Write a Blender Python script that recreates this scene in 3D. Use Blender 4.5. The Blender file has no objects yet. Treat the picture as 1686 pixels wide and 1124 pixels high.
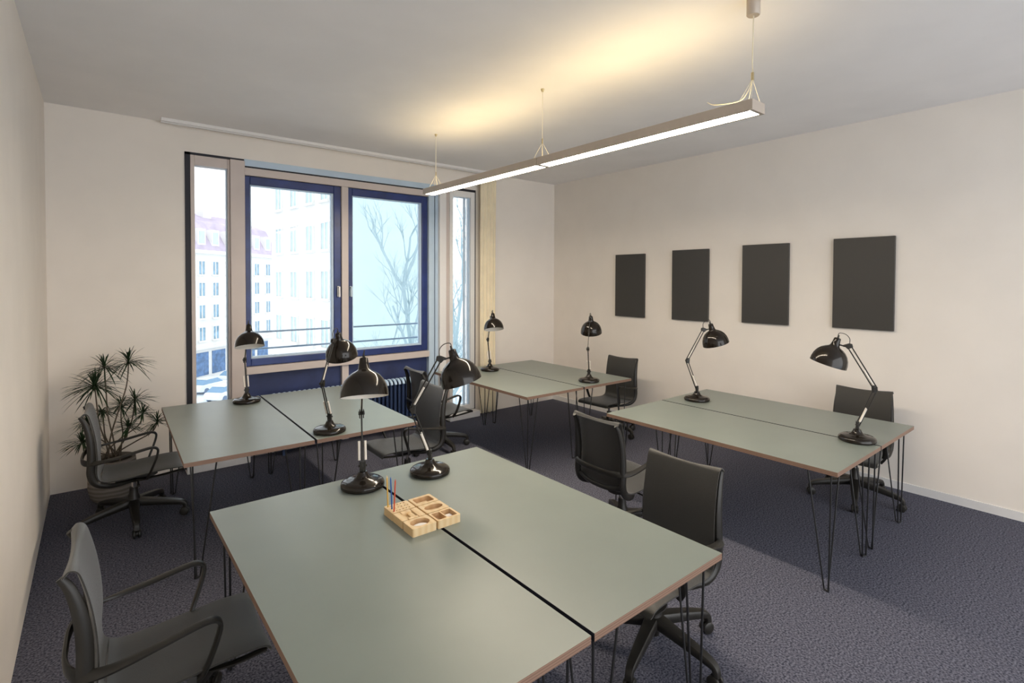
import bpy, bmesh, math, random
from mathutils import Vector, Matrix
PI = math.pi
S = bpy.context.scene
C = S.collection

# ------------------------------------------------------------------ camera
cam_d = bpy.data.cameras.new('camera'); cam = bpy.data.objects.new('camera', cam_d); C.objects.link(cam)
cam_d.sensor_width = 36; cam_d.lens = 855.096 / 1686 * 36
cam_d.shift_y = -(562 - 479.913) / 1686
cam_d.clip_start = .05; cam_d.clip_end = 500
pitch, roll, yaw = .02142, .00347, .67635
fw = Vector((math.sin(yaw)*math.cos(pitch), math.cos(yaw)*math.cos(pitch), -math.sin(pitch)))
r0 = Vector((math.cos(yaw), -math.sin(yaw), 0)); u0 = r0.cross(fw)
rr = r0*math.cos(roll) + u0*math.sin(roll); uu = rr.cross(fw)
m = Matrix((rr, uu, -fw)).transposed().to_4x4(); m.translation = (0, 0, 1.8512)
cam.matrix_world = m
S.camera = cam

# ------------------------------------------------------------------ world and exposure
W = bpy.data.worlds.new('World'); S.world = W; W.use_nodes = True
bg = W.node_tree.nodes['Background']; bg.inputs[0].default_value = (.975, .985, 1.0, 1); bg.inputs[1].default_value = 1.25
S.view_settings.view_transform = 'Standard'; S.view_settings.look = 'None'
S.view_settings.gamma = 1; S.view_settings.exposure = 1.5
S.view_settings.use_curve_mapping = False

# ------------------------------------------------------------------ room numbers
XL, XR, YB, YF, H = -.3208, 5.583, 5.9125, -2.6, 3.34

# ------------------------------------------------------------------ materials
def mat(name, col, rough=.5, metal=0, spec=.5, noise=0, nscale=40, bump=0, bscale=200, sheen=0, coat=0, col2=None):
    mt = bpy.data.materials.new(name); mt.use_nodes = True
    n = mt.node_tree.nodes; l = mt.node_tree.links; b = n['Principled BSDF']
    b.inputs['Roughness'].default_value = rough; b.inputs['Metallic'].default_value = metal
    b.inputs['Specular IOR Level'].default_value = spec
    b.inputs['Sheen Weight'].default_value = sheen; b.inputs['Coat Weight'].default_value = coat
    b.inputs['Coat Roughness'].default_value = .05
    tc = n.new('ShaderNodeTexCoord')
    nz = n.new('ShaderNodeTexNoise'); nz.inputs['Scale'].default_value = nscale; nz.inputs['Detail'].default_value = 4
    l.new(tc.outputs['Object'], nz.inputs['Vector'])
    mx = n.new('ShaderNodeMix'); mx.data_type = 'RGBA'
    c2 = col2 or tuple(min(1, c*(1+noise)) for c in col); c1 = col if col2 else tuple(c*(1-noise) for c in col)
    mx.inputs['A'].default_value = (*c1, 1); mx.inputs['B'].default_value = (*c2, 1)
    mr = n.new('ShaderNodeMapRange'); mr.inputs['From Min'].default_value = .35; mr.inputs['From Max'].default_value = .65
    l.new(nz.outputs['Fac'], mr.inputs['Value']); l.new(mr.outputs['Result'], mx.inputs['Factor'])
    l.new(mx.outputs['Result'], b.inputs['Base Color'])
    if bump:
        bn = n.new('ShaderNodeTexNoise'); bn.inputs['Scale'].default_value = bscale
        l.new(tc.outputs['Object'], bn.inputs['Vector'])
        bp = n.new('ShaderNodeBump'); bp.inputs['Strength'].default_value = bump; bp.inputs['Distance'].default_value = .004
        l.new(bn.outputs['Fac'], bp.inputs['Height']); l.new(bp.outputs['Normal'], b.inputs['Normal'])
    return mt

def emis(name, col, s):
    mt = bpy.data.materials.new(name); mt.use_nodes = True
    n = mt.node_tree.nodes; b = n['Principled BSDF']
    b.inputs['Base Color'].default_value = (.8, .8, .78, 1)
    b.inputs['Emission Color'].default_value = (*col, 1); b.inputs['Emission Strength'].default_value = s
    return mt

def wave_mat(name, c1, c2, scale, direction='Z', rough=.5, bands='BANDS', distortion=0.0):
    mt = mat(name, c1, rough); n = mt.node_tree.nodes; l = mt.node_tree.links; b = n['Principled BSDF']
    tc = n.new('ShaderNodeTexCoord'); w = n.new('ShaderNodeTexWave'); w.wave_type = bands; w.bands_direction = direction
    w.inputs['Scale'].default_value = scale; w.inputs['Distortion'].default_value = distortion
    w.inputs['Detail'].default_value = 2
    l.new(tc.outputs['Object'], w.inputs['Vector'])
    mx = n.new('ShaderNodeMix'); mx.data_type = 'RGBA'
    mx.inputs['A'].default_value = (*c1, 1); mx.inputs['B'].default_value = (*c2, 1)
    l.new(w.outputs['Fac'], mx.inputs['Factor']); l.new(mx.outputs['Result'], b.inputs['Base Color'])
    return mt

def glass_mat():
    mt = bpy.data.materials.new('window_glass'); mt.use_nodes = True
    n = mt.node_tree.nodes; l = mt.node_tree.links
    for x in list(n): n.remove(x)
    o = n.new('ShaderNodeOutputMaterial'); t = n.new('ShaderNodeBsdfTransparent'); g = n.new('ShaderNodeBsdfGlossy')
    t.inputs[0].default_value = (.70, .72, .73, 1); g.inputs['Roughness'].default_value = .02
    f = n.new('ShaderNodeFresnel'); f.inputs[0].default_value = 1.35
    mx = n.new('ShaderNodeMixShader'); l.new(f.outputs[0], mx.inputs[0]); l.new(t.outputs[0], mx.inputs[1])
    l.new(g.outputs[0], mx.inputs[2]); l.new(mx.outputs[0], o.inputs[0])
    return mt

M = dict(
    wall=mat('wall_plaster', (.85, .79, .72), .9, spec=.2, noise=.015, nscale=3, bump=.04, bscale=120),
    ceil=mat('ceiling_plaster', (.90, .875, .865), .95, spec=.1, noise=.02, nscale=2),
    carpet=mat('carpet', (.031, .034, .051), .95, spec=.1, bump=.25, bscale=500, nscale=100, col2=(.168, .168, .212)),
    white=mat('white_paint', (.82, .8, .78), .5, noise=.01),
    beige=mat('beige_frame', (.60, .52, .48), .45, noise=.02, nscale=6),
    paleblue=mat('pale_blue_frame', (.5, .62, .74), .4, noise=.04, nscale=6),
    cobalt=mat('blue_sash', (.014, .032, .15), .35, noise=.25, nscale=5),
    navy=mat('navy_panel', (.022, .035, .115), .5, noise=.25, nscale=4),
    joint_and_seam_shade=mat('dark_joint_and_seam_shade', (.012, .012, .02), .6),
    rad=mat('radiator_enamel', (.035, .06, .14), .35),
    radtop=mat('radiator_cap', (.55, .72, .92), .4),
    curtain=mat('curtain_cloth', (.86, .76, .56), .9, sheen=.3, noise=.04, nscale=8),
    sage=mat('sage_linoleum', (.208, .238, .212), .36, spec=.5, noise=.02, nscale=5),
    ply=wave_mat('plywood_edge', (.17, .098, .066), (.27, .17, .12), 36, 'Z', .55),
    steel=mat('black_rod', (.012, .012, .013), .4, metal=.0),
    blackg=mat('black_gloss', (.011, .008, .0055), .13, spec=.4, coat=0),
    blackm=mat('black_plastic', (.016, .0145, .012), .42, spec=.45),
    fabric=mat('mesh_fabric', (.024, .0215, .0165), .45, spec=.5, sheen=.3, noise=.2, nscale=300, bump=.3, bscale=500),
    chrome=mat('chrome', (.75, .72, .68), .15, metal=1),
    cream=mat('cream_sleeve', (.78, .72, .64), .35),
    lining=mat('shade_lining', (.8, .76, .7), .5),
    panel=mat('acoustic_panel', (.050, .047, .043), .42, spec=.45, noise=.05, nscale=300),
    wood=wave_mat('beech_wood', (.74, .52, .27), (.80, .61, .36), 10, 'X', .5, distortion=3),
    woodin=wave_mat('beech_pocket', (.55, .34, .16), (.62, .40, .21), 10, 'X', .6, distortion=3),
    paper=mat('white_filling', (.88, .85, .82), .7),
    glass=glass_mat(),
    lampbody=mat('pendant_body', (.50, .43, .36), .45, metal=.2),
    wire=mat('pendant_wire', (.72, .66, .5), .4),
    brass=mat('brass', (.55, .45, .25), .3, metal=.8),
    lamp_dn=emis('diffuser_glow', (1.0, .86, .68), 26.0),
    lamp_up=emis('uplight_glow', (1.0, .77, .40), 4.8), lamp_up2=emis('uplight_soft_glow', (1.0, .76, .40), 2.8),
    leaf=mat('leaf_green', (.014, .034, .012), .6, spec=.25, noise=.4, nscale=12),
    stem=mat('plant_stem', (.11, .085, .06), .8, noise=.2, nscale=60),
    pot=wave_mat('woven_pot', (.20, .175, .15), (.34, .30, .26), 9, 'Z', .8, distortion=1.5),
    soil=mat('soil', (.03, .02, .015), .95, noise=.4, nscale=40),
    fac1=mat('facade_cream', (.78, .77, .74), .9, noise=.03, nscale=.6),
    fac2=mat('facade_white', (.80, .78, .75), .9, noise=.02, nscale=.6),
    fac3=mat('facade_cyan', (.57, .70, .69), .9, noise=.03, nscale=.4),
    roof=mat('roof_tiles', (.50, .43, .54), .8, noise=.12, nscale=1.2),
    fglass=mat('facade_glass', (.22, .38, .50), .3, noise=.2, nscale=2),
    fglass2=mat('pale_facade_glass', (.50, .64, .68), .3, noise=.1, nscale=2),
    fshop=mat('shop_glass', (.10, .19, .36), .3, noise=.3, nscale=2),
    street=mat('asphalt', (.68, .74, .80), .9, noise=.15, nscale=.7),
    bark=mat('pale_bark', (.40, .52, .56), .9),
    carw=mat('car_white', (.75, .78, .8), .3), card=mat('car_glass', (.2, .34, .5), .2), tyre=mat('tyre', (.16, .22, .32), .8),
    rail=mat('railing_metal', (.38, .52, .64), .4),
    yel=mat('yellow_lacquer', (.80, .48, .10), .4), blu=mat('blue_lacquer', (.02, .10, .36), .4), red=mat('red_lacquer', (.55, .07, .03), .4),
)

# ------------------------------------------------------------------ helpers
def obj(name, bm, m, parent=None, smooth=False, bevel=0, seg=2):
    me = bpy.data.meshes.new(name)
    bmesh.ops.recalc_face_normals(bm, faces=bm.faces)
    bm.to_mesh(me); bm.free()
    for x in (m if isinstance(m, (list, tuple)) else [m]): me.materials.append(x)
    if smooth:
        for p in me.polygons: p.use_smooth = True
    o = bpy.data.objects.new(name, me); C.objects.link(o)
    if parent: o.parent = parent
    if bevel:
        b = o.modifiers.new('bevel', 'BEVEL'); b.width = bevel; b.segments = seg; b.limit_method = 'ANGLE'
    if smooth and hasattr(me, 'set_sharp_from_angle'): me.set_sharp_from_angle(angle=math.radians(40))
    return o
def box(bm, x0, x1, y0, y1, z0, z1, mi=0):
    vs = [bm.verts.new((x, y, z)) for z in (z0, z1) for y in (y0, y1) for x in (x0, x1)]
    for f in ((0, 2, 3, 1), (4, 5, 7, 6), (0, 1, 5, 4), (2, 6, 7, 3), (0, 4, 6, 2), (1, 3, 7, 5)):
        bm.faces.new([vs[i] for i in f]).material_index = mi
    return vs
def boxes(*L):
    bm = bmesh.new()
    for b in L: box(bm, *b)
    return bm
def empty(name, loc=(0, 0, 0), rz=0):
    o = bpy.data.objects.new(name, None); C.objects.link(o); o.location = loc; o.rotation_euler = (0, 0, rz)
    o.empty_display_size = .1
    return o
def tag(o, label=None, cat=None, group=None, kind=None):
    if label: o['label'] = label
    if cat: o['category'] = cat
    if group: o['group'] = group
    if kind: o['kind'] = kind
    return o
def struct(name, bm, m, label, cat, parent=None, **k):
    o = obj(name, bm, m, parent, **k)
    if parent is None: tag(o, label, cat, kind='structure')
    return o
def spline(pts, n=6):
    pts = [Vector(p) for p in pts]; out = []
    P = [pts[0]*2-pts[1]] + pts + [pts[-1]*2-pts[-2]]
    for i in range(1, len(P)-2):
        for k in range(n):
            t = k/n; a, b, c, d = P[i-1], P[i], P[i+1], P[i+2]
            out.append(.5*((2*b)+(c-a)*t+(2*a-5*b+4*c-d)*t*t+(3*b-a-3*c+d)*t**3))
    out.append(pts[-1]); return out
def sweep(bm, path, w, h=None, seg=8, up=Vector((0, 0, 1)), cap=True, square=False, mi=0):
    """tube along path; w, h may be lists (half sizes along side / up)."""
    path = [Vector(p) for p in path]; n = len(path); h = h if h is not None else w
    rings = []; upv = Vector(up)
    for i, p in enumerate(path):
        t = (path[min(i+1, n-1)] - path[max(i-1, 0)])
        if t.length < 1e-9: t = Vector((0, 0, 1))
        t.normalize()
        s = t.cross(upv)
        if s.length < .05: s = t.cross(Vector((1, 0, 0)))
        s.normalize(); u = s.cross(t).normalized(); upv = u if up is None else upv
        wi = w[i] if isinstance(w, (list, tuple)) else w; hi = h[i] if isinstance(h, (list, tuple)) else h
        ring = []
        for k in range(seg):
            a = 2*PI*(k+.5)/seg
            c, sn = math.cos(a), math.sin(a)
            if square: c = math.copysign(abs(c)**.45, c); sn = math.copysign(abs(sn)**.45, sn)
            ring.append(bm.verts.new(p + s*c*wi + u*sn*hi))
        rings.append(ring)
    for a, b in zip(rings, rings[1:]):
        for k in range(seg): bm.faces.new((a[k], a[(k+1) % seg], b[(k+1) % seg], b[k])).material_index = mi
    if cap:
        bm.faces.new(rings[0][::-1]).material_index = mi; bm.faces.new(rings[-1]).material_index = mi
def rod(bm, a, b, r, seg=8): sweep(bm, [a, b], r, seg=seg, up=Vector((.13, .31, 1)) if abs((Vector(b)-Vector(a)).normalized().z) < .9 else Vector((1, .1, 0)))
def lathe(bm, prof, mtx=None, seg=32, closed=True):
    """prof: list of (r, z) -> surface of revolution about z."""
    rings = []
    for r, z in prof:
        if r < 1e-6: rings.append([bm.verts.new((0, 0, z))])
        else: rings.append([bm.verts.new((r*math.cos(2*PI*k/seg), r*math.sin(2*PI*k/seg), z)) for k in range(seg)])
    nv = [v for g in rings for v in g]
    for a, b in zip(rings, rings[1:]):
        if len(a) == 1 and len(b) == 1: continue
        for k in range(seg):
            k2 = (k+1) % seg
            if len(a) == 1: bm.faces.new((a[0], b[k2], b[k]))
            elif len(b) == 1: bm.faces.new((a[k], a[k2], b[0]))
            else: bm.faces.new((a[k], a[k2], b[k2], b[k]))
    if mtx is not None: bmesh.ops.transform(bm, matrix=mtx, verts=nv)
def copy_tree(o, parent=None):
    c = o.copy(); C.objects.link(c); c.parent = parent
    for ch in [x for x in list(o.children)]: copy_tree(ch, c)
    return c

# ------------------------------------------------------------------ room shell
T = .2
struct('floor', boxes((XL-T, XR+T, YF-T, YB, -.15, 0)), M['carpet'], 'dark blue grey speckled carpet floor', 'floor')
struct('ceiling', boxes((XL-T, XR+T, YF-T, YB+T, H, H+.2)), M['ceil'], 'pale grey plaster ceiling', 'ceiling')
struct('wall_left', boxes((XL-T, XL, YF-T, YB+T, 0, H)), M['wall'], 'plain off white wall on the left', 'wall')
struct('wall_right', boxes((XR, XR+T, YF-T, YB+T, 0, H)), M['wall'], 'off white wall with black panels', 'wall')
WX0, WX1, WZ = .685, 4.09, 3.085
bm = boxes((XL, WX0, YB, YB+T, 0, H), (WX1, XR, YB, YB+T, 0, H), (WX0, WX1, YB, YB+T, WZ, H), (WX0, WX1, YB, YB+T, -.15, 0))
struct('wall_back', bm, M['wall'], 'off white wall around the windows', 'wall')
# unseen rear wall; its wide opening is added to let daylight in
bm = boxes((XL, XR, YF-T, YF, 0, .05), (XL, XR, YF-T, YF, 3.28, H), (XL, XL+.08, YF-T, YF, .05, 3.28), (XR-.08, XR, YF-T, YF, .05, 3.28))
struct('wall_rear', bm, M['wall'], 'wall behind the viewer with a wide opening added to let in daylight', 'wall')
struct('baseboard_right', boxes((XR-.012, XR, YF, YB, 0, .07)), M['white'], 'low white baseboard on the right wall', 'baseboard')

# ------------------------------------------------------------------ windows
def frame_ring(bm, x0, x1, z0, z1, y0, y1, l, r, b, t):
    box(bm, x0, x0+l, y0, y1, z0, z1); box(bm, x1-r, x1, y0, y1, z0, z1)
    box(bm, x0+l, x1-r, y0, y1, z0, z0+b); box(bm, x0+l, x1-r, y0, y1, z1-t, z1)
y = YB
# window 1 : tall narrow one on the left
w1 = struct('window_1', (lambda b: (frame_ring(b, .73, 1.07, .10, 3.06, y-.02, y+.10, .035, .018, .05, .095), b)[1])(bmesh.new()), M['beige'], 'tall narrow full height window at the left', 'window', bevel=.004)
obj('pane', boxes((.765, 1.052, y+.04, y+.05, .15, 2.965)), M['glass'], w1)
obj('glazing_bead', boxes((1.040, 1.052, y+.01, y+.04, .15, 2.965)), M['paleblue'], w1)
struct('trim_1', boxes((WX0, .73, y-.012, y+.10, 0, WZ), (WX0, 1.205, y-.012, y+.10, 3.062, WZ)), M['joint_and_seam_shade'], 'dark joint around the left window', 'trim')
struct('trim_2', boxes((1.07, 1.205, y-.05, y+.10, 0, 3.062)), M['beige'], 'beige post between left and middle window', 'trim', bevel=.006)
struct('trim_3', boxes((.66, 1.21, y-.19, y+.10, 0, .085)), M['white'], 'white threshold under the left window', 'trim', bevel=.006)
# window 2: the two blue sashes
sx = [(1.205, 2.212), (2.291, 3.34)]
bm = bmesh.new()
w2 = struct('window_2', boxes((1.205, 3.345, y-.035, y+.1, 2.922, 3.0), (2.212, 2.291, y-.035, y+.1, .945, 2.922), (1.205, 3.345, y-.06, y+.1, .87, .945), (2.212, 2.291, y-.03, y+.1, 0, .87)), M['beige'], 'wide middle window with two blue sashes', 'window', bevel=.004)
for k, (a, b) in enumerate(sx):
    s = bmesh.new(); frame_ring(s, a+.004, b-.004, .95, 2.918, y-.015, y+.08, .05, .08, .075, .085)
    so = obj('sash', s, M['cobalt'], w2, bevel=.006)
    g = bmesh.new(); frame_ring(g, a+.054, b-.084, 1.025, 2.833, y+.0, y+.06, .012, .02, .02, .01)
    obj('glazing_bead', g, M['paleblue'], so)
    obj('pane', boxes((a+.06, b-.09, y+.03, y+.04, 1.03, 2.83)), M['glass'], so)
hb = bmesh.new(); box(hb, 2.160, 2.185, y-.03, y-.015, 1.66, 1.78); box(hb, 2.163, 2.182, y-.06, y-.03, 1.755, 1.775); box(hb, 2.163, 2.182, y-.072, y-.055, 1.655, 1.775)
obj('handle', hb, M['white'], w2, bevel=.004)
hb = bmesh.new(); box(hb, 2.305, 2.325, y-.03, y-.015, 1.66, 1.78); box(hb, 2.306, 2.324, y-.06, y-.03, 1.755, 1.775); box(hb, 2.306, 2.324, y-.072, y-.055, 1.655, 1.775)
obj('handle', hb, M['paleblue'], w2, bevel=.004)
struct('trim_4', boxes((1.205, 3.36, y-.02, y+.1, 3.0, 3.018)), M['joint_and_seam_shade'], 'dark joint above the middle window', 'trim')
struct('trim_5', boxes((1.205, 3.63, y-.025, y+.1, 3.018, WZ)), M['paleblue'], 'pale blue head strip above the middle window', 'trim')
struct('trim_6', boxes((1.205, 2.212, y+.02, y+.1, 0, .87), (2.291, 3.345, y+.02, y+.1, 0, .87)), M['navy'], 'navy infill panels below the middle window', 'trim')
# posts right of the sashes
struct('trim_7', boxes((3.345, 3.425, y-.04, y+.1, 0, 3.018), (3.455, 3.50, y-.01, y+.1, 0, 3.018)), M['paleblue'], 'pale blue post beside the right sash', 'trim', bevel=.005)
struct('trim_8', boxes((3.425, 3.455, y+.02, y+.1, 0, 3.018)), M['cobalt'], 'thin blue groove between the pale posts', 'trim')
struct('trim_9', boxes((3.50, 3.60, y-.05, y+.1, 0, 3.018)), M['white'], 'white post left of the right window', 'trim', bevel=.006)
struct('trim_10', boxes((3.60, 3.665, y-.02, y+.1, 0, 3.018), (3.63, 3.665, y-.02, y+.1, 3.018, 3.05)), M['beige'], 'brownish post left of the right window', 'trim', bevel=.006)
w3 = struct('window_3', (lambda b: (frame_ring(b, 3.665, 4.065, .09, 3.05, y-.03, y+.1, .05, .065, .06, .08), b)[1])(bmesh.new()), M['white'], 'tall narrow full height window at the right', 'window', bevel=.004)
obj('pane', boxes((3.715, 4.0, y+.04, y+.05, .15, 2.97)), M['glass'], w3)
obj('glazing_bead', boxes((3.915, 3.928, y+.0, y+.04, .15, 2.97), (3.985, 4.0, y+.0, y+.04, .15, 2.97)), M['paleblue'], w3)
struct('trim_11', boxes((4.065, WX1, y-.012, y+.1, 0, WZ), (3.63, 4.065, y-.012, y+.1, 3.05, WZ)), M['joint_and_seam_shade'], 'dark joint around the right window', 'trim')
struct('trim_12', boxes((3.6, 4.08, y-.15, y+.1, 0, .08)), M['white'], 'white threshold under the right window', 'trim', bevel=.006)

# curtain rail on the ceiling
cr = tag(obj('curtain_rail', boxes((.49, 4.27, y-.150, y-.138, H-.03, H), (.49, 4.27, y-.138, y-.110, H-.008, H), (.49, 4.27, y-.110, y-.088, H-.036, H)), M['white']), 'long white curtain rail fixed to the ceiling before the windows', 'curtain rail')
# curtain
bm = bmesh.new(); NU, NV = 60, 24; grid = []
for j in range(NV+1):
    v = j/NV; z = .02 + v*(H-.045); row = []
    for i in range(NU+1):
        u = i/NU; x = 4.11 + u*(.27 - .02*math.sin(v*3)); a = .016*(1-.35*v)
        row.append(bm.verts.new((x, y-.10 + a*math.sin(u*2*PI*4.5 + .6*math.sin(v*2.5)) , z)))
    grid.append(row)
for j in range(NV):
    for i in range(NU): bm.faces.new((grid[j][i], grid[j][i+1], grid[j+1][i+1], grid[j+1][i]))
cu = obj('curtain', bm, M['curtain'], smooth=True); so = cu.modifiers.new('s', 'SOLIDIFY'); so.thickness = .003
tag(cu, 'beige curtain hanging gathered right of the windows', 'curtain')

# radiator
rd = tag(empty('radiator', (0, 0, 0)), 'dark column radiator below the middle window', 'radiator')
x0, x1 = 1.42, 3.18; n = 34; st = (x1-x0)/n
for k in range(n):
    xc = x0 + (k+.5)*st; bm = bmesh.new()
    for yy in (y-.205, y-.155, y-.105):
        sweep(bm, [(xc, yy, .12), (xc, yy, .60)], .013, .015, seg=8, up=Vector((1, 0, 0)))
    obj('column', bm, M['rad'], rd, smooth=True)
    bm = bmesh.new(); sweep(bm, spline([(xc, y-.225, .60), (xc, y-.205, .635), (xc, y-.155, .65), (xc, y-.105, .635), (xc, y-.085, .60)], 3), .016, .016, seg=8, up=Vector((1, 0, 0)))
    obj('column_cap', bm, M['radtop'], rd, smooth=True)
bm = bmesh.new(); rod(bm, (x0, y-.155, .13), (x1, y-.155, .13), .018); rod(bm, (x0, y-.155, .605), (x1, y-.155, .605), .016)
obj('header_pipe', bm, M['rad'], rd, smooth=True)
obj('foot', boxes((x0+.1, x0+.13, y-.18, y-.13, 0, .13)), M['rad'], rd); obj('foot', boxes((x1-.13, x1-.1, y-.18, y-.13, 0, .13)), M['rad'], rd)

# ------------------------------------------------------------------ desks
DW, DL, GAP, ZT, TH = .765, 1.72, .016, .75, .027
def make_leg(sx, sy):
    """hairpin leg at the corner whose outward direction is (sx, sy)"""
    bm = bmesh.new(); r = .0048; zt = ZT-TH-.003
    c = Vector((sx*(DW/2-.05), sy*(DL/2-.05), 0))
    d = [Vector((0, 0, zt)), Vector((-sx*.13, 0, zt)), Vector((0, -sy*.13, zt))]
    f = c + Vector((-sx*.02, -sy*.02, 0))
    ends = [f + Vector((sx*.012, sy*.012, .008)), f + Vector((-sx*.016, 0, .008)), f + Vector((0, -sy*.016, .008))]
    for a, b in zip(d, ends): rod(bm, c+a, b, r, 8)
    for a, b in ((0, 1), (0, 2)): rod(bm, ends[a], ends[b], r, 6)
    lo = [c.x+sx*.02, c.x-sx*.15]; ly = [c.y+sy*.02, c.y-sy*.15]
    box(bm, min(lo), max(lo), min(c.y-.012, c.y+.012), c.y+.012, zt, zt+.003); box(bm, c.x-.012, c.x+.012, min(ly), max(ly), zt, zt+.003)
    return bm
def make_desk():
    d = empty('desk')
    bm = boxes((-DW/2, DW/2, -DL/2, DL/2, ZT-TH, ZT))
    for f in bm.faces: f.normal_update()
    for f in bm.faces: f.material_index = 0 if abs(f.normal.z) > .5 else (2 if f.normal.x > .5 else 1)  # inner long edge blackened: shade of the gap between paired desks painted in
    obj('tabletop', bm, [M['sage'], M['ply'], M['joint_and_seam_shade']], d)
    for sx in (-1, 1):
        for sy in (-1, 1): obj('leg', make_leg(sx, sy), M['steel'], d, smooth=True)
    return d
tables = [('A', 1.1909, 1.9431, .0072, 'in the foreground pair'), ('B', 1.1906, 4.472, -.0191, 'in the pair before the left window'),
          ('C', 3.9412, 4.5728, 0, 'in the far pair by the curtain'), ('D', 4.0895, 2.0053, .0088, 'in the pair along the black panels')]
DLAB = {('A', -1): 'sage green desk, left half of the nearest pair, frontmost desk of all',
        ('A', 1): 'sage green desk, right half of the nearest pair, a chair tucked at its right side',
        ('B', -1): 'sage green desk beside the potted plant, left half of the pair before the left window',
        ('B', 1): 'sage green desk with radiator behind it, right half of the pair before the left window',
        ('C', -1): 'sage green desk in the far pair by the curtain, half nearer the windows',
        ('C', 1): 'sage green desk in the far corner, half of the far pair nearer the right wall',
        ('D', -1): 'sage green desk in the pair under the black panels, half farther from the right wall',
        ('D', 1): 'sage green desk in the pair under the black panels, half closest to the right wall'}
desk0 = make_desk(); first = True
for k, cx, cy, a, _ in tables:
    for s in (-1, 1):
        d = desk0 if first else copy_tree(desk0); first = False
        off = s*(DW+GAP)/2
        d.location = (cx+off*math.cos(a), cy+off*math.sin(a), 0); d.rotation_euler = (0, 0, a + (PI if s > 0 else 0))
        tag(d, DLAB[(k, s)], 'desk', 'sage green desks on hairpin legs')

# ------------------------------------------------------------------ chairs
def panel(prof, wf, th, dish):
    """upholstered sheet following profile (x,z); half width function wf(t)"""
    P = spline([(p[0], 0, p[1]) for p in prof], 5); n = len(P); bm = bmesh.new(); NY = 12; top = []; bot = []
    for i, p in enumerate(P):
        t = (P[min(i+1, n-1)]-P[max(i-1, 0)]).normalized(); nr = Vector((t.z, 0, -t.x))   # toward the sitter
        if nr.x < 0 and abs(nr.x) > abs(nr.z): nr = -nr
        a, b = [], []
        for j in range(NY+1):
            u = j/NY*2-1; e = max(0, 1-abs(u)**6); q = Vector((p.x, u*wf(i/(n-1)), p.z)) - NRM(P, i)*dish*(1-u*u)
            N = NRM(P, i)
            a.append(bm.verts.new(q + N*th*.5*(.35+.65*e))); b.append(bm.verts.new(q - N*th*.5*(.35+.65*e)))
        top.append(a); bot.append(b)
    for i in range(n-1):
        for j in range(NY):
            bm.faces.new((top[i][j], top[i][j+1], top[i+1][j+1], top[i+1][j])); bm.faces.new((bot[i][j], bot[i+1][j], bot[i+1][j+1], bot[i][j+1]))
        bm.faces.new((top[i][0], top[i+1][0], bot[i+1][0], bot[i][0])); bm.faces.new((top[i][-1], bot[i][-1], bot[i+1][-1], top[i+1][-1]))
    for i in (0, n-1):
        for j in range(NY): bm.faces.new((top[i][j], top[i][j+1], bot[i][j+1], bot[i][j]))
    return bm
def NRM(P, i):
    n = len(P); t = (P[min(i+1, n-1)]-P[max(i-1, 0)]).normalized()
    return Vector((t.z, 0, -t.x))          # path runs front->back->up : gives up / forward
SEATP = [(.330, .388), (.322, .408), (.29, .420), (.20, .422), (.08, .412), (-.05, .400), (-.14, .398), (-.185, .412)]
BACKP = [(-.185, .412), (-.203, .44), (-.207, .50), (-.203, .58), (-.208, .68), (-.222, .78), (-.243, .868), (-.256, .897), (-.276, .904), (-.293, .885)]
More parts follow.
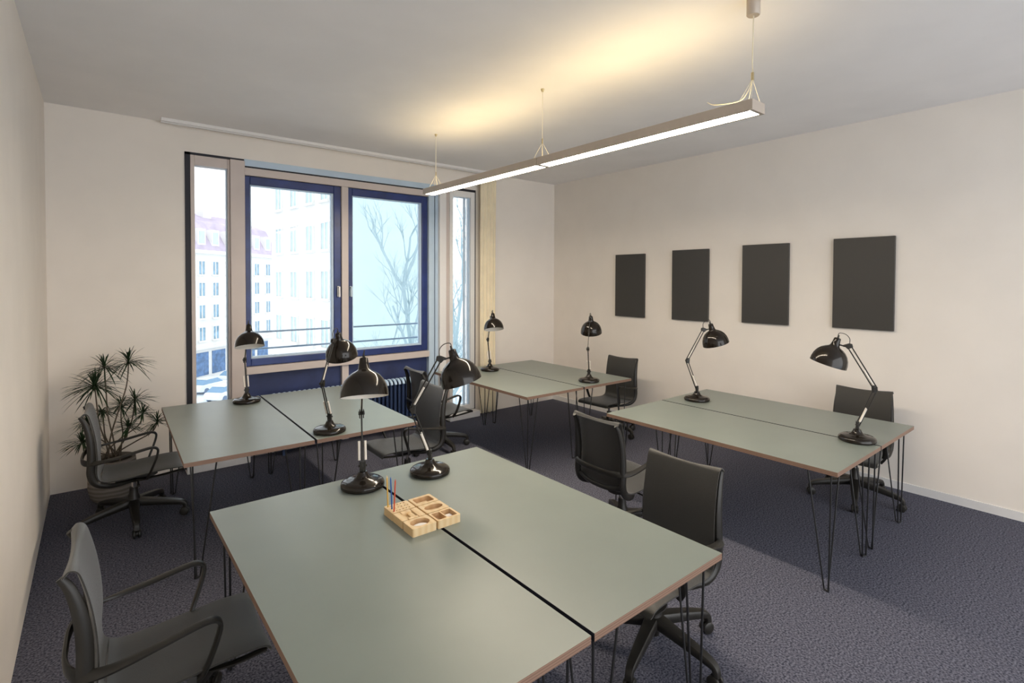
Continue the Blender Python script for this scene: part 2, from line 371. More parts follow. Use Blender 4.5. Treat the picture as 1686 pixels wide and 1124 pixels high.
def make_chair():
    c = empty('office_chair')
    obj('seat', panel(SEATP, lambda t: .214 if t > .1 else .205+.09*t, .022, .012), M['fabric'], c, smooth=True)
    obj('backrest', panel(BACKP, lambda t: .214-.006*math.sin(t*PI), .014, .018), M['fabric'], c, smooth=True)
    # side frame rails
    for s in (-1, 1):
        bm = bmesh.new()
        p = spline([(-.298, .196*s, .885), (-.272, .203*s, .84), (-.250, .208*s, .76), (-.238, .210*s, .66), (-.238, .212*s, .55), (-.240, .212*s, .47), (-.215, .21*s, .405), (-.15, .20*s, .370), (-.06, .15*s, .352), (.02, .07*s, .342)], 5)
        n = len(p); wl = [.013 + .014*math.sin(min(1, i/n*1.1)*PI) for i in range(n)]
        sweep(bm, p, .011, wl, seg=10, up=Vector((0, s, 0)), square=True) if False else sweep(bm, p, [w*.95 for w in wl], [.011+.010*math.sin(min(1, i/n*1.05)*PI)**2 for i in range(n)], seg=10, up=Vector((0, 1, 0)))
        obj('frame_rail', bm, M['blackm'], c, smooth=True)
        bm = bmesh.new()
        p = spline([(-.03, .05*s, .338), (.08, .11*s, .348), (.20, .18*s, .378), (.315, .200*s, .398)], 5)
        sweep(bm, p, .016, .008, seg=8)
        obj('seat_support', bm, M['blackm'], c, smooth=True)
        bm = bmesh.new()
        p = spline([(-.300, .0, .548), (-.298, .08*s, .549), (-.283, .16*s, .551), (-.245, .222*s, .554), (-.17, .245*s, .560), (-.05, .243*s, .578), (.06, .240*s, .600), (.118, .239*s, .607), (.146, .238*s, .594), (.150, .237*s, .565), (.132, .233*s, .50), (.105, .222*s, .425), (.085, .19*s, .372)], 5)
        n = len(p); ww = []
        for i in range(n):
            f = i/(n-1); ww.append(.0195 if f < .62 else .0195-.004*(f-.62)/.38)
        ups = None
        sweep_arm(bm, p, ww, .008, s)
        obj('armrest', bm, M['blackm'], c, smooth=True)
    bm = bmesh.new()
    sweep(bm, spline([(-.236, -.21, .455), (-.252, -.1, .43), (-.255, 0, .425), (-.252, .1, .43), (-.236, .21, .455)], 4), .012, .016, seg=8)
    obj('back_crossbar', bm, M['blackm'], c, smooth=True)
    bm = bmesh.new(); sweep(bm, [(-.11, 0, .345), (-.06, 0, .345), (.08, 0, .345), (.15, 0, .36)], [.04, .07, .065, .04], [.02, .032, .03, .014], seg=12, square=True)
    obj('tilt_mechanism', bm, M['blackm'], c, smooth=True)
    bm = bmesh.new(); sweep(bm, [(.03, -.05, .335), (.03, -.17, .330)], .006, seg=8); sweep(bm, [(.03, -.17, .330), (.03, -.205, .330)], .012, .006, seg=8)
    obj('lever', bm, M['blackm'], c, smooth=True)
    bm = bmesh.new(); lathe(bm, [(0, .24), (.014, .24), (.014, .325), (0, .325)], seg=16)
    obj('gas_lift', bm, M['chrome'], c, smooth=True)
    b = empty('swivel_base'); b.parent = c
    bm = bmesh.new(); lathe(bm, [(0, .075), (.028, .075), (.030, .13), (.044, .15), (.040, .19), (.030, .215), (.027, .265), (0, .268)], seg=24)
    obj('hub', bm, M['blackm'], b, smooth=True)
    for k in range(5):
        a = math.radians(-90+72*k); u = Vector((math.cos(a), math.sin(a), 0))
        bm = bmesh.new()
        p = spline([u*.02+Vector((0, 0, .150)), u*.12+Vector((0, 0, .138)), u*.24+Vector((0, 0, .120)), u*.315+Vector((0, 0, .104)), u*.338+Vector((0, 0, .086)), u*.343+Vector((0, 0, .058))], 4)
        n = len(p)
        sweep(bm, p, [.036-.018*min(1, i/(n-6)) for i in range(n)], [.030-.015*min(1, i/(n-6)) for i in range(n)], seg=10, square=True, up=Vector((0, 0, 1)) )
        obj('base_leg', bm, M['blackm'], b, smooth=True)
        bm = bmesh.new(); t = Vector((-u.y, u.x, 0)); q = u*.334+Vector((0, 0, .031))
        for sgn in (-1, 1):
            mt = Matrix((t.cross(Vector((0, 0, 1))), Vector((0, 0, 1)), t)).transposed().to_4x4(); mt.translation = q + t*sgn*.016
            lathe(bm, [(0, -.009), (.025, -.009), (.031, -.005), (.031, .005), (.025, .009), (0, .009)], mt, seg=18)
        sweep(bm, [q-t*.012, q+t*.012], .018, seg=10)
        obj('caster', bm, M['blackm'], b, smooth=True)
    return c
def sweep_arm(bm, p, ww, h, s):
    """flat band: its wide side faces sideways-up; frame transported along the path"""
    n = len(p); rings = []; seg = 10
    for i in range(n):
        t = (p[min(i+1, n-1)]-p[max(i-1, 0)]).normalized(); f = i/(n-1)
        # band stands on edge behind the back, lies flat along the arm
        k = min(1, max(0, (f-.10)/.34)); k = k*k*(3-2*k)
        flat_side = t.cross(Vector((0, 0, 1)))*s
        if flat_side.length < .3 or f > .5: flat_side = Vector((0, -s, 0)) - t*t.dot(Vector((0, -s, 0)))
        flat_side.normalize()
        edge = Vector((0, 0, 1)) - t*t.z
        if edge.length < .05: edge = flat_side.copy()
        edge.normalize()
        w = (edge*(1-k) + flat_side*k)
        if w.length < .1: w = flat_side
        w.normalize(); u = t.cross(w).normalized()
        rings.append([bm.verts.new(p[i] + w*math.copysign(abs(math.cos(2*PI*(j+.5)/seg))**.6, math.cos(2*PI*(j+.5)/seg))*ww[i]
                     + u*math.copysign(abs(math.sin(2*PI*(j+.5)/seg))**.6, math.sin(2*PI*(j+.5)/seg))*h) for j in range(seg)])
    for a, b in zip(rings, rings[1:]):
        for j in range(seg): bm.faces.new((a[j], a[(j+1) % seg], b[(j+1) % seg], b[j]))
    bm.faces.new(rings[0][::-1]); bm.faces.new(rings[-1])
chair0 = make_chair()
chairs = [(.205, 2.388, -1.8, 'black office chair in the lower left foreground, left of the nearest desks', 0),
          (.213, 4.880, -3, 'black office chair in front of the potted plant by the left wall', 0),
          (2.146, 4.150, 0, 'black office chair right of the left window desks, behind the tilted foreground lamp', 0),
          (2.930, 4.960, -1, 'black office chair near the right window, left of the far desks', 0),
          (4.868, 4.166, 3.5, 'black office chair at the far desks, standing against the right wall side', 0),
          (2.990, 2.430, -1.7, 'black office chair seen from behind, between the nearest desks and the panel wall desks', 0),
          (2.180, 1.565, 2.1, 'black office chair tucked under the right side of the nearest desks', 0),
          (5.050, 1.598, 6, 'black office chair by the right wall under the rightmost black panel', 0)]
for i, (x, y_, da, lab, _) in enumerate(chairs):
    fac = 0 if i in (0, 1, 3, 5) else 180
    c = chair0 if i == 0 else copy_tree(chair0)
    c.location = (x, y_, 0); c.rotation_euler = (0, 0, math.radians(fac+da))
    for ch in c.children:
        if ch.name.startswith('swivel_base'): ch.rotation_euler = (0, 0, -math.radians(fac+da))
    tag(c, lab, 'chair', 'black office chairs at the desks')

# ------------------------------------------------------------------ desk lamps
def make_lamp():
    L = empty('desk_lamp')
    bm = bmesh.new(); lathe(bm, [(0, 0), (.106, 0), (.113, .006), (.114, .019), (.110, .028), (.099, .036), (.078, .041), (.053, .045), (.037, .053), (.028, .067), (.022, .082), (0, .085)], seg=40)
    obj('base', bm, M['blackg'], L, smooth=True)
    B = Vector((0, 0, .105)); E = Vector((-.101, 0, .369)); Hd = Vector((.058, 0, .657))
    Tp = Vector((.123, 0, .706)); Rm = Vector((.180, 0, .519))
    bm = bmesh.new(); rod(bm, (0, 0, .07), (0, 0, .095), .012, 12); sweep(bm, [(0, 0, .085), (0, 0, .135)], .016, .010, seg=10, up=Vector((1, 0, 0)), square=True)
    rod(bm, (0, -.022, .112), (0, .022, .112), .006)
    obj('swivel_joint', bm, M['blackm'], L, smooth=True)
    d = (E-B).normalized(); pr = Vector((d.z, 0, -d.x))
    bm = bmesh.new()
    for s in (-1, 1): rod(bm, B+pr*.010*s+Vector((0, 0, 0)), E+pr*.010*s, .0042)
    obj('lower_arm', bm, M['blackm'], L, smooth=True)
    for s in (-1, 1):
        bm = bmesh.new(); a = B+d*.035+Vector((0, s*.016, 0)); rod(bm, a, a+d*.10, .0068, 10)
        sp = obj('spring_sleeve', bm, M['cream'], L, smooth=True)
    d2 = (Hd-E).normalized(); p2 = Vector((d2.z, 0, -d2.x)); bm = bmesh.new()
    for s in (-1, 1): rod(bm, E+p2*.011*s, Hd+p2*.011*s, .0042)
    obj('upper_arm', bm, M['blackm'], L, smooth=True)
    bm = bmesh.new(); a = E+d2*.03; 
    rod(bm, a, a+d2*.11, .0062, 10)
    obj('spring_sleeve', bm, M['cream'], L, smooth=True)
    bm = bmesh.new(); rod(bm, E-Vector((0, .016, 0)), E+Vector((0, .016, 0)), .010, 12)
    for s in (-1, 1): sweep(bm, [E-d*.025+Vector((0, s*.010, 0)), E+d2*.025+Vector((0, s*.010, 0))], .013, .003, seg=8, up=Vector((0, 1, 0)))
    obj('elbow_joint', bm, M['blackm'], L, smooth=True)
    bm = bmesh.new(); sweep(bm, [Hd-d2*.02, Hd, Hd+d2*.012], [.018, .024, .012], .013, seg=10, up=Vector((0, 1, 0)), square=True)
    sweep(bm, [Hd+Vector((0, 0, .0)), Hd+Vector((.035, 0, -.004))], [.016, .006], [.012, .005], seg=8, up=Vector((0, 1, 0)))
    rod(bm, Hd+Vector((.03, 0, -.004)), Tp+(Rm-Tp)*.22, .005)
    obj('head_bracket', bm, M['blackm'], L, smooth=True)
    ax = (Rm-Tp); ln = ax.length; z = ax.normalized(); yv = Vector((0, 1, 0)); xv = yv.cross(z).normalized()
    mt = Matrix((xv, yv, z)).transposed().to_4x4(); mt.translation = Tp
    k = ln
    outer = [(0, 0), (.017, 0), (.021, .004), (.024, .03), (.029, .056), (.036, .064), (.056, .074), (.078, .090), (.096, .112), (.109, .139), (.116, .168), (.118, k)]
    inner = [(.1155, k), (.113, .168), (.106, .140), (.093, .114), (.075, .093), (.053, .078), (.02, .070), (0, .069)]
    bm = bmesh.new(); lathe(bm, outer+[(.1155, k)], mt, seg=44); sh = obj('lamp_shade', bm, M['blackg'], L, smooth=True)
    bm = bmesh.new(); lathe(bm, inner, mt, seg=44); obj('shade_lining', bm, M['lining'], sh, smooth=True)
    bm = bmesh.new(); lathe(bm, [(0, .078), (.016, .080), (.016, .105), (.026, .125), (.026, .140), (.012, .155), (0, .157)], mt, seg=20); obj('bulb', bm, M['paper'], sh, smooth=True)
    bm = bmesh.new(); sweep(bm, spline([Hd+Vector((-.005, .0, .01)), Hd+Vector((-.004, .004, .05)), Hd+Vector((.02, .006, .078)), Tp+Vector((-.012, .003, .036)), Tp+Vector((-.002, 0, .022)), Tp+z*.004], 6), .0026, seg=6, up=Vector((0, 1, 0)))
    sweep(bm, [Tp-z*.022, Tp+z*.002], [.0045, .008], seg=8, up=Vector((0, 1, 0)))
    obj('cord', bm, M['blackm'], L, smooth=True)
    return L
lamp0 = make_lamp()
lamps = [(1.102, 2.640, 70.5, 'black desk lamp on the seam of the nearest desks, shade facing the viewer'),
         (1.481, 2.589, 147.1, 'black desk lamp on the nearest desks with shade tilted right, beside the seam lamp'),
         (1.051, 5.109, 86.9, 'black desk lamp standing in front of the left narrow window'),
         (1.315, 3.745, 220.8, 'black desk lamp at the near edge of the left window desks, shade before the sash'),
         (3.755, 5.107, 69.1, 'black desk lamp in front of the beige curtain'),
         (4.196, 3.880, 215.5, 'black desk lamp at the near edge of the far desks, left of all panels'),
         (4.330, 2.657, 147.5, 'black desk lamp with shade overlapping the second black panel from the left'),
         (4.106, 1.290, 293.0, 'black desk lamp on the right desks below the rightmost black panel')]
for i, (x, y_, a, lab) in enumerate(lamps):
    c = lamp0 if i == 0 else copy_tree(lamp0)
    c.location = (x, y_, ZT); c.rotation_euler = (0, 0, math.radians(a+180))
    tag(c, lab, 'lamp', 'black articulated desk lamps')

# ------------------------------------------------------------------ wooden desk organiser
OX = [1.047, 1.172]; OY = [2.171, 2.073, 1.975]; OW, OD, OH = .118, .092, .036
def rrect(cx, cy, hx, hy, r, n=6):
    out = []
    for qx, qy, a0 in ((1, 1, 0), (-1, 1, 90), (-1, -1, 180), (1, -1, 270)):
        for k in range(n+1):
            a = math.radians(a0+90*k/n); out.append((cx+qx*(hx-r)+r*math.cos(a), cy+qy*(hy-r)+r*math.sin(a)))
    return out
def tray(holes, name, label, x, y_):
    """block with pockets: holes = list of (outline, depth, domed)"""
    t = empty(name, (x, y_, ZT))
    body = bmesh.new()
    out = rrect(OW/2, OD/2, OW/2, OD/2, .007)
    vo = [body.verts.new((a, b, OH)) for a, b in out]; vb = [body.verts.new((a, b, 0)) for a, b in out]; n = len(out)
    eo = [body.edges.new((vo[i], vo[(i+1) % n])) for i in range(n)]
    for i in range(n): body.faces.new((vo[i], vo[(i+1) % n], vb[(i+1) % n], vb[i]))
    body.faces.new(vb)
    edges = list(eo); pockets = []
    for o, dep in holes:
        vh = [body.verts.new((a, b, OH)) for a, b in o]; m_ = len(o)
        edges += [body.edges.new((vh[i], vh[(i+1) % m_])) for i in range(m_)]; pockets.append((o, dep))
    bmesh.ops.triangle_fill(body, edges=edges, use_beauty=True)
    obj('block', body, M['wood'], t)
    for o, dep in pockets:
        pb = bmesh.new(); m_ = len(o); cx = sum(a for a, b in o)/m_; cy = sum(b for a, b in o)/m_
        rows = [[pb.verts.new((cx+(a-cx)*s, cy+(b-cy)*s, OH-dep*d)) for a, b in o] for s, d in ((1, 0), (.985, .6), (.94, .9), (.84, 1))]
        for r1, r2 in zip(rows, rows[1:]):
            for i in range(m_): pb.faces.new((r1[i], r1[(i+1) % m_], r2[(i+1) % m_], r2[i]))
        pb.faces.new(rows[-1])
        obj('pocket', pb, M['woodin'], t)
    tag(t, label, 'organizer', 'beech desk organizer blocks')
    return t
ell = lambda cx, cy, a, b, n=28: [(cx+a*math.cos(2*PI*k/n), cy+b*math.sin(2*PI*k/n)) for k in range(n)]
holes = [(ell(.012+.0165*i + (.006 if j % 2 else 0), .016+.03*j, .0036, .0036, 10), .02) for i in range(6) for j in range(3)]
tray(holes, 'pencil_block', 'beech pencil block with drilled holes holding three pencils', OX[0], OY[0])
t = tray([], 'slotted_block', 'beech block with grooves between pencil block and oval tray', OX[0], OY[1])
for ch in list(t.children): bpy.data.objects.remove(ch, do_unlink=True)
g = bmesh.new(); box(g, 0, OW, 0, OD, 0, .014); box(g, 0, .030, 0, OD, .014, OH); box(g, .086, OW, 0, OD, .014, OH); box(g, .034, .082, 0, .016, .014, OH); box(g, .034, .082, OD-.022, OD, .014, OH); box(g, .034, .058, .016, OD-.022, .014, .022); box(g, .058, .082, .016, OD-.022, .014, .030)
obj('block', g, M['wood'], t, bevel=.0015)
t = tray([(ell(OW/2, OD/2, .045, .034), .022)], 'oval_tray', 'beech tray with an oval hollow holding white filling', OX[0], OY[2])
g = bmesh.new(); lathe(g, [(0, .0), (.9, .0), (1, .004), (.8, .0065), (.4, .0055), (0, .0075)], Matrix.Translation((.060, .043, .0165)) @ Matrix.Diagonal((.034, .024, 1, 1)), seg=28)
obj('clip_pile', g, M['paper'], None, smooth=True); o = bpy.data.objects['clip_pile']; o.location = (OX[0], OY[2], ZT); o.name = 'white_filling'
tag(o, 'white filling lying in the oval beech tray', 'stationery')
t = tray([(rrect(OW/2, OD/2, .045, .030, .008), .024)], 'rectangular_tray', 'beech tray with one rectangular pocket at the far right', OX[1], OY[0])
g = bmesh.new(); box(g, .022, .080, .036, .056, .0105, .024); e = obj('wooden_eraser', g, M['wood'], bevel=.002); e.location = (OX[1], OY[0], ZT); tag(e, 'small wooden bar lying in the rectangular beech tray', 'stationery')
t = tray([(ell(OW/2, OD/2, .047, .026), .020)], 'scoop_tray', 'beech tray with a long oval scoop in the middle right', OX[1], OY[1])
g = bmesh.new(); lathe(g, [(0, 0), (.010, 0), (.012, .003), (.006, .007), (0, .008)], seg=20); e = obj('white_pebble', g, M['paper'], smooth=True); e.location = (OX[1]+.034, OY[1]+.040, ZT+.0145); tag(e, 'white rounded piece lying in the scooped beech tray', 'stationery')
t = tray([(rrect(.030, OD/2, .021, .034, .004), .026), (rrect(.082, OD/2, .025, .034, .004), .026)], 'two_pocket_tray', 'beech tray with two square pockets at the near right', OX[1], OY[2])
e = obj('note_stack', boxes((-.019, .019, -.022, .022, 0, .012)), M['paper'], bevel=.001); e.location = (OX[1]+.082, OY[2]+.046, ZT+.0085); tag(e, 'small white note stack in the two pocket beech tray', 'stationery')
for cx_, cy_, m_, lab, tip, nm in ((1.0680, OY[0]+.076, 'yel', 'yellow pencil standing in the beech block, leftmost', (-.004, .003), 'pencil'), (1.0680, OY[0]+.046, 'blu', 'blue pencil standing in the beech block between yellow and red', (-.005, .005), 'pencil'), (1.0680, OY[0]+.016, 'red', 'red pencil standing in the beech block, rightmost', (.006, -.002), 'pencil')):
    p = empty('pencil', (1.05+.012 if m_ != 'blu' else 1.05+.018, cy_, ZT+.016))
    bm = bmesh.new(); top = Vector((tip[0], tip[1], .158)); sweep(bm, [(0, 0, 0), top], .0036, seg=6, up=Vector((1, 0, 0))); obj('shaft', bm, M[m_], p)
    bm = bmesh.new(); dd = top.normalized(); sweep(bm, [top, top+dd*.012], [.0036, .0006], seg=6, up=Vector((1, 0, 0))); obj('tip', bm, M['wood'] if m_ == 'yel' else M[m_], p)
    tag(p, lab, 'pencil', 'pencils in the beech block')

# ------------------------------------------------------------------ black wall panels
for (ya, yb, z0, z1), lab in zip(((4.18, 4.66, 1.372, 2.205), (3.28, 3.765, 1.378, 2.228), (2.384, 2.875, 1.398, 2.246), (1.477, 1.972, 1.408, 2.262)),
        ('black rectangular wall panel nearest the room corner, leftmost of four', 'black rectangular wall panel, second from the left', 'black rectangular wall panel, third from the left', 'black rectangular wall panel, rightmost and largest looking of four')):
    o = obj('wall_panel', boxes((XR-.032, XR-.002, ya, yb, z0, z1)), M['panel'], bevel=.003)
    tag(o, lab, 'wall panel', 'black panels on the right wall')

# ------------------------------------------------------------------ suspended linear lamp
pl = tag(empty('pendant_lamp', (2.73, 0, 0)), 'long linear pendant lamp hung by wires from the ceiling', 'ceiling lamp')
PY0, PYM, PY1, PZ, PH, PW = 1.335, 3.02, 4.80, 2.742, .056, .068
for a, b in ((PY0, PYM-.004), (PYM+.004, PY1)):
    bm = bmesh.new()
    box(bm, -PW, -PW+.018, a, b, PZ, PZ+PH); box(bm, PW-.018, PW, a, b, PZ, PZ+PH)
    box(bm, -PW+.018, PW-.018, a, a+.02, PZ, PZ+PH); box(bm, -PW+.018, PW-.018, b-.02, b, PZ, PZ+PH); box(bm, -PW+.018, PW-.018, a+.02, b-.02, PZ+.012, PZ+PH-.014)
    h = obj('housing', bm, M['lampbody'], pl)
    obj('diffuser', boxes((-PW+.018, PW-.018, a+.02, b-.02, PZ+.002, PZ+.010)), M['lamp_dn'], h)
    cy = (a+b)/2
    obj('uplight', boxes((-PW+.024, PW-.024, cy-.5, cy+.5, PZ+PH-.012, PZ+PH-.004)), M['lamp_up'], h)
    obj('uplight', boxes((-PW+.024, PW-.024, a+.03, cy-.51, PZ+PH-.012, PZ+PH-.004), (-PW+.024, PW-.024, cy+.51, b-.03, PZ+PH-.012, PZ+PH-.004)), M['lamp_up2'], h)
for yy, big in ((1.37, True), (3.03, False), (4.65, False)):
    bm = bmesh.new()
    zc = 2.945; ysh = yy
    rod(bm, (0, ysh, H), (0, ysh, zc), .0022, 6)
    for sx in (-1, 1):
        rod(bm, (0, ysh, zc-.02), (sx*.05, ysh-.05 if not big else ysh-.02, PZ+PH), .0016, 6); rod(bm, (0, ysh, zc-.02), (sx*.05, ysh+.05, PZ+PH), .0016, 6)
    obj('suspension_wire', bm, M['wire'], pl)
    bm = bmesh.new(); rod(bm, (0, ysh, zc-.028), (0, ysh, zc+.012), .0075 if big else .005, 10); obj('wire_clip', bm, M['brass'], pl, smooth=True)
    bm = bmesh.new()
    if big: lathe(bm, [(0, -.085), (.030, -.085), (.034, -.08), (.034, 0), (0, 0)], Matrix.Translation((0, ysh, H)), seg=24)
    else: lathe(bm, [(0, -.022), (.008, -.022), (.014, -.004), (.014, 0), (0, 0)], Matrix.Translation((0, ysh, H)), seg=16)
    obj('ceiling_rose', bm, M['lampbody'] if big else M['brass'], pl, smooth=True)
bm = bmesh.new(); sweep(bm, spline([(.004, 1.37, H-.08), (.012, 1.375, 3.15), (-.004, 1.37, 3.02), (.0, 1.37, 2.93), (-.015, 1.40, 2.84), (-.02, 1.45, PZ+PH+.02), (-.04, 1.56, PZ+PH+.03), (-.05, 1.60, PZ+PH+.05)], 5), .0026, seg=6, up=Vector((1, 0, 0)))
obj('power_cable', bm, M['wire'], pl, smooth=True)

# ------------------------------------------------------------------ potted plant
random.seed(4)
pp = tag(empty('potted_plant', (.10, 5.50, 0)), 'spiky dragon tree with many heads in a round grey pot', 'plant')
bm = bmesh.new(); lathe(bm, [(0, 0), (.12, 0), (.15, .03), (.168, .11), (.168, .22), (.160, .32), (.158, .345), (.146, .345), (.144, .30), (0, .30)], seg=36)
obj('pot', bm, M['pot'], pp, smooth=True)
bm = bmesh.new(); lathe(bm, [(0, .322), (.1445, .315)], seg=28); obj('soil', bm, M['soil'], pp)
heads = [(.216, .02, 1.136, .20), (.053, -.02, 1.109, .19), (-.01, .0, .957, .22), (.258, .03, .797, .18), (.163, .05, .761, .13), (.035, .06, .733, .11), (.308, -.03, .695, .12), (.205, -.04, .591, .13), (.412, .0, .594, .13), (-.055, .05, .661, .13), (-.094, -.02, .513, .16)]
def leaf(bm, o, d, L, droop, w):
    d = d.normalized(); side = d.cross(Vector((0, 0, 1)))
    if side.length < .1: side = Vector((random.uniform(-1, 1), random.uniform(-1, 1), 0))
    side.normalize(); pr = None; N = 6
    for i in range(N+1):
        t = i/N; p = o + d*L*t + Vector((0, 0, -droop*L*t*t)); ww = w*(.6+.9*t)*(1-t)**.5 if t < 1 else 0
        if t == 0: ww = w*.5
        up_ = side.cross(d).normalized()*.35*ww
        cur = [bm.verts.new(p-side*ww), bm.verts.new(p-up_), bm.verts.new(p+side*ww)] if ww > 1e-5 else [bm.verts.new(p)]
        if pr:
            if len(cur) == 3:
                bm.faces.new((pr[0], pr[1], cur[1], cur[0])); bm.faces.new((pr[1], pr[2], cur[2], cur[1]))
            else:
                bm.faces.new((pr[0], pr[1], cur[0])); bm.faces.new((pr[1], pr[2], cur[0]))
        pr = cur
for k, (hx, hy, hz, R) in enumerate(heads):
    hp = Vector((hx-.10, hy, hz)); root = Vector((random.uniform(-.06, .06), random.uniform(-.05, .05), .31))
    if k == 2: root = Vector((-.02, 0, .31))
    mid = root.lerp(hp, .5); out = Vector((random.uniform(-.03, .03), random.uniform(-.03, .03), 0))
    low = root.lerp(hp, .25)+Vector((-(hp.x-root.x)*.12, 0, 0))+out*.6; hi = root.lerp(hp, .78)+Vector(((hp.x-root.x)*.10, 0, -.02))
    sd = bmesh.new(); pth = spline([root, low, mid+out, hi, hp-Vector((0, 0, .01)), hp+Vector((0, 0, .02))], 4); n = len(pth)
    sweep(sd, pth, [.0062-.002*i/n for i in range(n)], seg=7, up=Vector((.3, 1, 0)))
    st_ = obj('stem', sd, M['stem'], pp, smooth=True)
    bm = bmesh.new(); cnt = int(48 + 180*(R-.1))
    if k == 2: cnt = 120
    for j in range(cnt):
        a = j*2.39996 + random.uniform(-.3, .3); el = math.radians(random.choice((random.uniform(-25, 30), random.uniform(0, 85))))
        d = Vector((math.cos(a)*math.cos(el), math.sin(a)*math.cos(el), math.sin(el)))
        leaf(bm, hp+Vector((0, 0, random.uniform(-.012, .02)))+d*.004, d, 1.1*R*random.uniform(.8, 1.12)*(.85 if el > .9 else 1), .22+.25*random.random(), .0058)
    obj('leaf_crown', bm, M['leaf'], pp, smooth=True)

# ------------------------------------------------------------------ outside
SZ = -9.85
tag(obj('street', boxes((-60, 90, 7.5, 160, SZ-.5, SZ), (-60, 90, -60, 7.5, SZ-.5, SZ)), M['street']), kind='structure', label='pale blue grey street far below the windows', cat='street')
bt = tag(empty('balcony_railing', (0, 0, 0)), 'thin two bar railing outside the middle window', 'railing')
for zz, nm in ((1.275, 'top_rail'), (1.09, 'lower_rail')):
    bm = bmesh.new(); rod(bm, (1.1, 6.2, zz), (3.55, 6.2, zz), .011); obj(nm, bm, M['rail'], bt, smooth=True)
for xx in (1.1, 3.55):
    bm = bmesh.new(); rod(bm, (xx, 6.2, .8), (xx, 6.2, 1.29), .012); box(bm, xx-.02, xx+.02, 6.11, 6.2, .84, .88); obj('bracket', bm, M['rail'], bt)
def frame_of(p0, az):
    a = math.radians(az); u = Vector((math.sin(a), math.cos(a), 0)); n = Vector((u.y, -u.x, 0)); return Vector(p0), u, n
def fbox(bm, p0, u, n, s0, s1, d0, d1, z0, z1, mi=0):
    vs = [bm.verts.new(p0 + u*s + n*d + Vector((0, 0, z-p0.z))) for z in (z0, z1) for d in (d0, d1) for s in (s0, s1)]
    for f in ((0, 2, 3, 1), (4, 5, 7, 6), (0, 1, 5, 4), (2, 6, 7, 3), (0, 4, 6, 2), (1, 3, 7, 5)): bm.faces.new([vs[i] for i in f]).material_index = mi
def fwindow(par, p0, u, n, s, z, w, h, gm, split=True):
    bm = bmesh.new(); fbox(bm, p0, u, n, s-w/2-.12, s-w/2, -.02, .10, z-.1, z+h+.1); fbox(bm, p0, u, n, s+w/2, s+w/2+.12, -.02, .10, z-.1, z+h+.1)
    fbox(bm, p0, u, n, s-w/2, s+w/2, -.02, .10, z+h, z+h+.1); fbox(bm, p0, u, n, s-w/2-.2, s+w/2+.2, -.02, .22, z-.18, z-.02)
    if split: fbox(bm, p0, u, n, s-.05, s+.05, -.02, .08, z, z+h)
    f = obj('window', bm, M['fac2'], par)
    bm = bmesh.new(); fbox(bm, p0, u, n, s-w/2, s+w/2, -.02, .03, z, z+h); obj('pane', bm, gm, f)
# mansard building across the street (normal n points to the viewer's side)
b1 = tag(empty('apartment_building', (10.4, 70.2, SZ)), 'cream corner building with purple mansard roof seen through the left panes', 'building')
p0, u, n = frame_of((0, 0, 0), 48)
def part(nm, bm, m_, par): return obj(nm, bm, m_, par)
bm = bmesh.new(); fbox(bm, p0, u, n, -9, 13, -12, 0, 0, 14.9); fbox(bm, p0, u, n, -9, 13, -.1, .35, 3.6, 3.9); fbox(bm, p0, u, n, -9.2, 13.2, -.1, .5, 14.7, 15.1)
part('facade', bm, M['fac1'], b1)
bm = bmesh.new()
vs = [bm.verts.new(p0+u*s+n*d+Vector((0, 0, z))) for s in (-9.2, 13.2) for d, z in ((.4, 15.1), (-1.6, 18.6), (-6, 20.2), (-12, 15.1))]
bm.faces.new(vs[:4]); bm.faces.new(vs[4:][::-1])
for i in range(4): bm.faces.new((vs[i], vs[(i+1) % 4], vs[4+(i+1) % 4], vs[4+i]))
part('roof', bm, M['roof'], b1)
cols = [-1.05, 1.15, 3.5, 6.2, 8.8, 11.2]; cols = [-8, -5.6, -3.3] + cols
for s in cols:
    for z in (4.6, 7.2, 9.8, 12.3): fwindow(b1, p0, u, n, s, z, .9, 1.5, M['fglass'])
for s in cols:
    bm = bmesh.new(); fbox(bm, p0, u, n, s-.6, s+.6, -1.4, .1, 15.7, 17.6); dm = part('dormer', bm, M['fac2'], b1)
    bm = bmesh.new(); fbox(bm, p0, u, n, s-.4, s+.4, .08, .14, 15.9, 17.3); part('pane', bm, M['fglass2'], dm)
for s in (-7, -4, -1.2, 1.6, 4.4, 7.2, 10): 
    bm = bmesh.new(); fbox(bm, p0, u, n, s-1.1, s+1.1, -.02, .06, .5, 3.2); part('shop_window', bm, M['fshop'], b1)
for s in (-3.5, .6, 5): 
    bm = bmesh.new(); fbox(bm, p0, u, n, s-.7, s+.7, -5.2, -4.2, 18.5, 22); part('chimney', bm, M['fac1'], b1)
# big pale wing
b2 = tag(empty('apartment_building', (10.6, 42.7, SZ)), 'large pale building with rows of tall windows behind the left sash', 'building')
a_ = math.radians(-7.3+180); u = Vector((math.sin(a_), math.cos(a_), 0)); n = Vector((-abs(u.y), -u.x*math.copysign(1, u.y)*-1, 0)); n = Vector((u.y, -u.x, 0)); 
if n.x > 0: n = -n
bm = bmesh.new(); fbox(bm, p0, u, n, 0, 11.4, -6, 0, 0, 26); part('facade', bm, M['fac2'], b2)
for s in (1.5, 4.1, 6.6, 8.8, 10.9):
    for z in (.8, 4.1, 7.3, 10.5, 13.7, 16.9, 20.1): fwindow(b2, p0, u, n, s, z, 1.0, 1.75, M['fglass2'])
b3 = tag(empty('apartment_building', (11.1, 28.4, SZ)), 'blank pale cyan building wall behind the right sash', 'building')
part('facade', boxes((0, 6.0, 0, 2.5, 0, 25)), M['fac3'], b3)
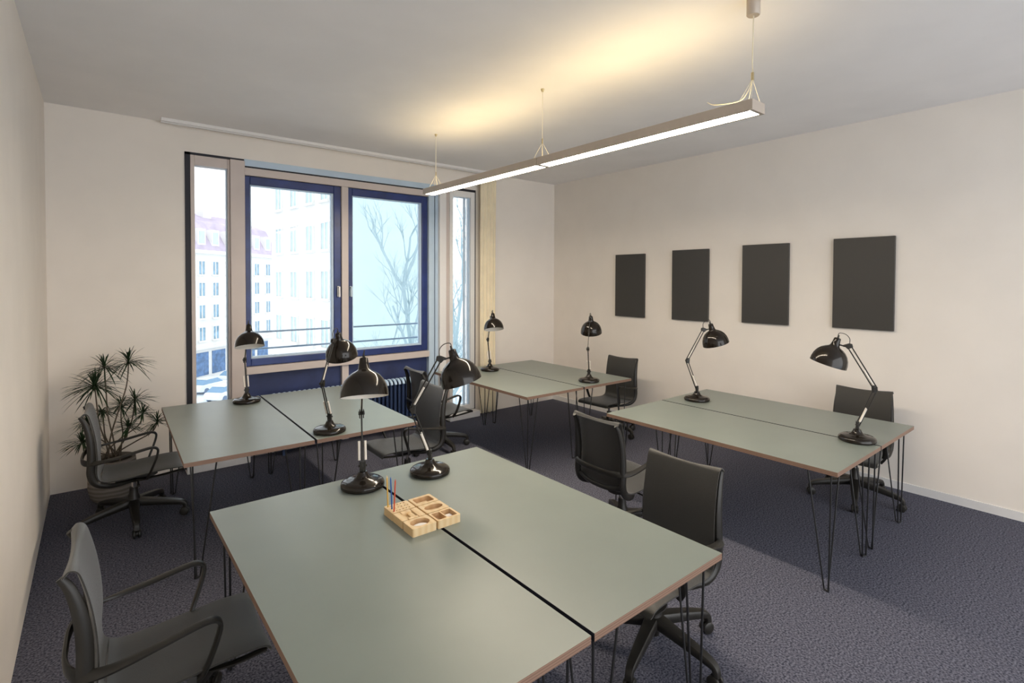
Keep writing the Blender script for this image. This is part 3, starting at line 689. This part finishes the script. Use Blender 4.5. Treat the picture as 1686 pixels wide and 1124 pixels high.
# bare trees
def tree(x, y_, h, seed, lab):
    random.seed(seed); t = tag(empty('bare_tree', (x, y_, SZ)), lab, 'tree')
    tr = bmesh.new(); br = bmesh.new()
    def grow(bm, p, d, L, r, lev):
        pts = [p]; q = p
        for i in range(4):
            d = (d + Vector((random.uniform(-.16, .16), random.uniform(-.16, .16), random.uniform(-.02, .14)))).normalized(); q = q + d*L/4; pts.append(q)
        sweep(bm, pts, [r*(1-.11*i) for i in range(5)], seg=5 if lev < 2 else 3, up=Vector((.2, 1, 0)))
        if lev < 4:
            for _ in range(4 if lev else 16):
                k = random.randint(2, 4) if lev else random.randint(1, 4); nd = (d + Vector((random.uniform(-.9, .9), random.uniform(-.9, .9), random.uniform(-.1, .6)))).normalized()
                grow(br, pts[k], nd, L*random.uniform(.48, .66)*(.34 if lev == 0 else 1), r*.5, lev+1)
    grow(tr, Vector((0, 0, 0)), Vector((0, 0, 1)), h*.55, .13, 0)
    obj('trunk', tr, M['bark'], t); obj('branches', br, M['bark'], t)
tree(10.6, 18.6, 21, 12, 'bare pale tree before the blank cyan building')
tree(13.4, 20.9, 21, 8, 'bare bluish tree seen through the right narrow window')
# cars in the street
def car(x, y_, rz, lab):
    c = tag(empty('car', (x, y_, SZ), rz), lab, 'car', 'parked cars in the street')
    bm = bmesh.new(); sec = [(-2.1, .35, .78), (-1.9, .3, .98), (-.9, .3, 1.02), (.9, .3, .98), (1.9, .3, .86), (2.15, .38, .68)]
    pv = None
    for x_, z0, z1 in sec:
        cur = [bm.verts.new((x_, -.85, z0)), bm.verts.new((x_, .85, z0)), bm.verts.new((x_, .82, z1)), bm.verts.new((x_, -.82, z1))]
        if pv:
            for i in range(4): bm.faces.new((pv[i], pv[(i+1) % 4], cur[(i+1) % 4], cur[i]))
        else: bm.faces.new(cur)
        pv = cur
    bm.faces.new(pv[::-1]); obj('body', bm, M['carw'], c, bevel=.08)
    bm = bmesh.new(); lo = [(-1.7, .78, 1.0), (1.05, .78, .97)]; hi = [(-1.1, .62, 1.42), (.45, .62, 1.42)]
    v = [bm.verts.new((a, s*b, z)) for a, b, z in lo for s in (-1, 1)] + [bm.verts.new((a, s*b, z)) for a, b, z in hi for s in (-1, 1)]
    for f in ((0, 1, 5, 4), (2, 3, 7, 6), (0, 2, 6, 4), (1, 3, 7, 5), (0, 1, 3, 2)): bm.faces.new([v[i] for i in f])
    obj('windows', bm, M['card'], c); obj('roof', boxes((-1.15, .5, -.64, .64, 1.41, 1.47)), M['carw'], c, bevel=.03)
    for wx in (-1.3, 1.35):
        for s in (-1, 1):
            bm = bmesh.new(); sweep(bm, [(wx, s*.72, .32), (wx, s*.88, .32)], .32, seg=18); obj('wheel', bm, M['tyre'], c)
car(9.2, 62.0, .7, 'white car parked farther left below the left window')
car(9.9, 57.0, .75, 'white car parked nearest below the left window')
car(12.5, 66.0, .7, 'white car farther along the street by the shops')
